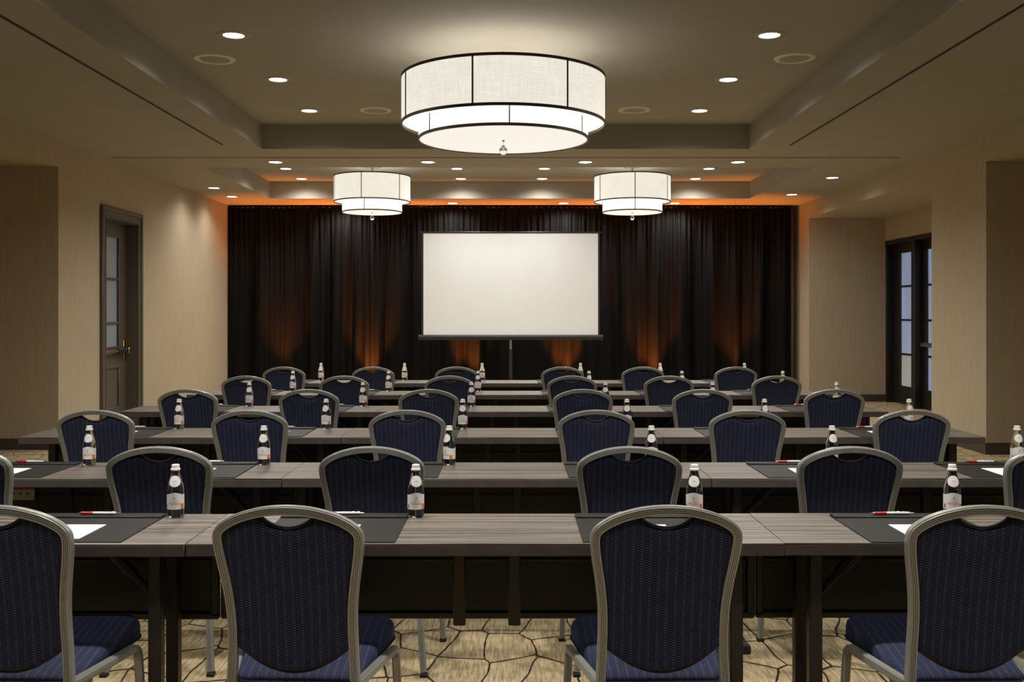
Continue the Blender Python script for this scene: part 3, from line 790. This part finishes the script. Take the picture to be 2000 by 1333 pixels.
# ------------------------------------------------------------------ desk pads, paper, pens
def make_pad():
    p = thing('desk_pad', '', 'desk pad', group='black leather desk pads')
    MB().bbox(-0.2225, 0.2225, -0.209, 0.209, 0.0, 0.004, 0.0015).build('base', 'leather', p)
    MB().bbox(-0.2225, 0.2225, 0.150, 0.209, 0.0035, 0.010, 0.003).build('holder_bar', 'leather', p)
    return p
def make_pen():
    p = thing('pen', '', 'pen', group='white pens with red grips')
    def seg(x0, r0, x1, r1, nm, mt, more=()):
        pts = [(x0, r0), *more, (x1, r1)]
        MB().tube([(x, 0, 0.0058) for x, _ in pts], [q for _, q in pts], 10).build(nm, mt, p)
    seg(-0.086, 0.0008, -0.072, 0.0040, 'tip', 'chrome'); seg(-0.072, 0.0052, -0.030, 0.0056, 'grip', 'pen_red', ((-0.05, 0.0048),))
    seg(-0.030, 0.0050, 0.052, 0.0044, 'barrel', 'pen_white', ((0.01, 0.0056),)); seg(0.052, 0.0026, 0.066, 0.0024, 'push_button', 'chrome')
    MB().bbox(0.005, 0.052, -0.0018, 0.0018, 0.0100, 0.0122, 0.0006).build('clip', 'chrome', p)
    return p
pad, pen = make_pad(), make_pen()
pap = tag(MB().box(-0.0715, 0.0715, -0.105, 0.105, 0.0, 0.002).build('notepaper', 'paper', smooth=0), '', 'paper', 'white notepaper sheets')
PADX = {0: {1: -1.4475, 2: -0.588, 3: 0.445, 4: 1.348}, 1: {0: -2.28, 1: -1.43, 2: -0.547, 3: 0.47, 4: 1.34, 5: 2.235}}
SKIP = {('pap', r, k) for r in (3, 4, 5) for k in range(6)} | {('pap', 1, 2), ('pap', 1, 3), ('pap', 2, 2), ('pap', 2, 3), ('pap', 2, 4)}
SKIP |= {('pen', r, k) for r in (1, 2, 3, 4, 5) for k in (2, 3)} | {('pen', r, 4) for r in (2, 3, 4, 5)} | {('pen', 5, k) for k in range(6)}
SHIFT = {(2, 0): 0.0, (2, 1): 0.03, (3, 0): 0.05, (3, 1): 0.095, (4, 0): 0.105, (4, 1): 0.125, (2, 5): -0.03}
first = True
used = {'pad': 0, 'pen': 0, 'pap': 0}
rng = random.Random(8)
for r in range(6):
    for k in range(6):
        if r == 0 and k not in SEAT4: continue
        x = PADX.get(r, {}).get(k, (-2.33, -1.44, -0.545, 0.49, 1.35, 2.25)[k]); y = NEAR[r] + 0.008 + 0.209
        if r == 0: y = NEAR[0] + 0.216
        if ('pad', r, k) not in SKIP:
            place(pad, used['pad'], (x, y, TH), rng.uniform(-0.004, 0.004), 'black leather desk pad on the table, %s, %s' % (ROWN[r], seat(r, k))); used['pad'] += 1
        if ('pap', r, k) not in SKIP:
            place(pap, used['pap'], (x + rng.uniform(-0.006, 0.006) + SHIFT.get((r, k), 0.0), y - 0.07, TH + 0.004), rng.uniform(-0.01, 0.01), 'white notepaper on the desk pad, %s, %s' % (ROWN[r], seat(r, k))); used['pap'] += 1
        if ('pen', r, k) not in SKIP:
            place(pen, used['pen'], (x + rng.uniform(-0.006, 0.006) + SHIFT.get((r, k), 0.0), y + 0.178, TH + 0.010), rng.uniform(-0.03, 0.03), 'red and white pen on the desk pad, %s, %s' % (ROWN[r], seat(r, k))); used['pen'] += 1

# ------------------------------------------------------------------ water bottles
GP = [(0.0, 0.003), (0.020, 0.0), (0.026, 0.001), (0.0288, 0.006), (0.029, 0.012), (0.029, 0.095), (0.0285, 0.104), (0.0265, 0.116), (0.0228, 0.130), (0.0186, 0.144), (0.0155, 0.156), (0.0142, 0.163), (0.0140, 0.168), (0.0, 0.168)]
def rad(z): return interp([(b_, a) for a, b_ in GP[4:-1]], z)
def wrap(s_, z, lift): 
    q = s_ / rad(z); rr = rad(z) + lift
    return (rr * math.sin(q), -rr * math.cos(q), z)
def text_part(body, size, cz, mt, parent, off=0.0):
    cu = bpy.data.curves.new('t', 'FONT'); cu.body = body; cu.size = size; cu.align_x = 'CENTER'; cu.resolution_u = 2
    o = bpy.data.objects.new('t', cu); COL.objects.link(o)
    me = o.to_mesh(); vs = [v.co.copy() for v in me.vertices]; fs = [tuple(p.vertices) for p in me.polygons]; o.to_mesh_clear()
    bpy.data.objects.remove(o); bpy.data.curves.remove(cu)
    return MB().add([wrap(off + v.x * 0.92, cz + v.y, 0.0009) for v in vs], fs).build('lettering', mt, parent, smooth=0)
def make_bottle():
    b_ = thing('water_bottle', '', 'bottle', group='glass water bottles on the tables')
    MB().lathe(GP, 28).build('glass_body', 'glass', b_, smooth=50)
    MB().lathe([(0.0150, 0.1655), (0.0168, 0.1665), (0.0168, 0.1715), (0.0148, 0.1735), (0.0135, 0.1745), (0.0138, 0.184), (0.0125, 0.1865), (0.0, 0.1868)], 24).build('cap', 'white_cap', b_)
    vs = []; n = 48; a1 = 2.35
    for k in range(n + 1):
        q = -a1 + 2 * a1 * k / n; zt = 0.0862 + 0.0046 * math.cos(2.3 * q); s_ = q * 0.029
        vs += [wrap(s_, 0.032, 0.0004), wrap(s_, 0.058, 0.0004), wrap(s_, zt, 0.0004)]
    lb = MB().add(vs, [(3 * k + j, 3 * k + 3 + j, 3 * k + 4 + j, 3 * k + 1 + j) for k in range(n) for j in (0, 1)]).build('front_label', 'label_white', b_)
    vs = []; 
    for i in range(9):
        for k in range(24):
            a = 2 * PI * k / 24; f = i / 8; cx = math.cos(a); cz = math.sin(a)
            vs.append(wrap(0.0205 * f * cx * (1 - 0.12 * cz), 0.130 + 0.0195 * f * cz, 0.0004))
    tagm = MB().add(vs, [(i * 24 + k, i * 24 + (k + 1) % 24, (i + 1) * 24 + (k + 1) % 24, (i + 1) * 24 + k) for i in range(8) for k in range(24)]).build('neck_label', 'label_white', b_)
    text_part('PANNA', 0.0128, 0.0478, 'label_red', lb); text_part('ACQUA', 0.0058, 0.0592, 'label_gold', lb)
    nv_ = []; nf_ = []
    for cx, cz, w_, h_ in ((-0.004, 0.130, 0.0022, 0.0020), (0.001, 0.131, 0.0026, 0.0024), (0.0055, 0.1298, 0.0018, 0.0018)):
        o0 = len(nv_); nv_ += [wrap(cx - w_, cz, 0.0009), wrap(cx, cz - h_, 0.0009), wrap(cx + w_, cz, 0.0009), wrap(cx, cz + h_, 0.0009)]; nf_.append((o0, o0 + 1, o0 + 2, o0 + 3))
    MB().add(nv_, nf_).build('neck_print', 'label_grey', tagm, smooth=0)
    em = []; ef = []
    for cx, cz, w_, h_ in ((0, 0.0735, 0.0018, 0.0050), (-0.0025, 0.0715, 0.0013, 0.0026), (0.0025, 0.0715, 0.0013, 0.0026), (0, 0.0675, 0.0028, 0.0009)):
        o0 = len(em); em += [wrap(cx - w_, cz, 0.0009), wrap(cx, cz - h_, 0.0009), wrap(cx + w_, cz, 0.0009), wrap(cx, cz + h_, 0.0009)]; ef.append((o0, o0 + 1, o0 + 2, o0 + 3))
    MB().add(em, ef).build('emblem', 'label_gold', lb, smooth=0)
    vs = []
    for k in range(9):
        s_ = 0.0215 + 0.014 * k / 8; vs += [wrap(s_, 0.033, 0.0008), wrap(s_, 0.0515, 0.0008)]
    MB().add(vs, [(2 * k, 2 * k + 2, 2 * k + 3, 2 * k + 1) for k in range(8)]).build('colour_patch', 'label_orange', lb)
    vs = []; fs = []
    for k in range(5):
        s_ = -0.036 + 0.0016 * k; o0 = len(vs); vs += [wrap(s_, 0.036, 0.0008), wrap(s_ + 0.0008, 0.036, 0.0008), wrap(s_ + 0.0008, 0.05, 0.0008), wrap(s_, 0.05, 0.0008)]; fs.append((o0, o0 + 1, o0 + 2, o0 + 3))
    MB().add(vs, fs).build('bar_print', 'black_plastic', lb, smooth=0)
    return b_
bp = make_bottle(); first = True
BX = [(3.52, {1: -1.186, 2: -0.339, 3: 0.643, 4: 1.552}), (4.725, {0: -2.0, 1: -1.174, 2: -0.297, 3: 0.66, 4: 1.514, 5: 2.39}),
      (6.20, {0: -2.067, 1: -1.154, 2: -0.306, 3: 0.713, 4: 1.567, 5: 2.466}), (7.70, {0: -2.026, 1: -1.149, 2: -0.3135, 3: 0.72, 4: 1.546, 5: 2.504}),
      (9.19, {0: -2.017, 1: -1.135, 2: -0.313, 3: 0.7085, 4: 1.564, 5: 2.493}), (10.66, {0: -2.039, 1: -1.147, 2: -0.3186, 3: 0.731, 4: 1.582, 5: 2.482})]
BA = [-20, -14, -2, 2, 16, 22]
rng = random.Random(2)
for r, (y, D) in enumerate(BX):
    for k, x in D.items():
        a = BA[k] + rng.uniform(-7, 7) - math.degrees(math.atan2(-x, y)) * -1
        if (r, k) == (1, 2): a = -38
        place(bp, not first, (x, y, TH), math.radians(a), 'glass water bottle with white label, %s, %s' % (ROWN[r], seat(r, k))); first = False
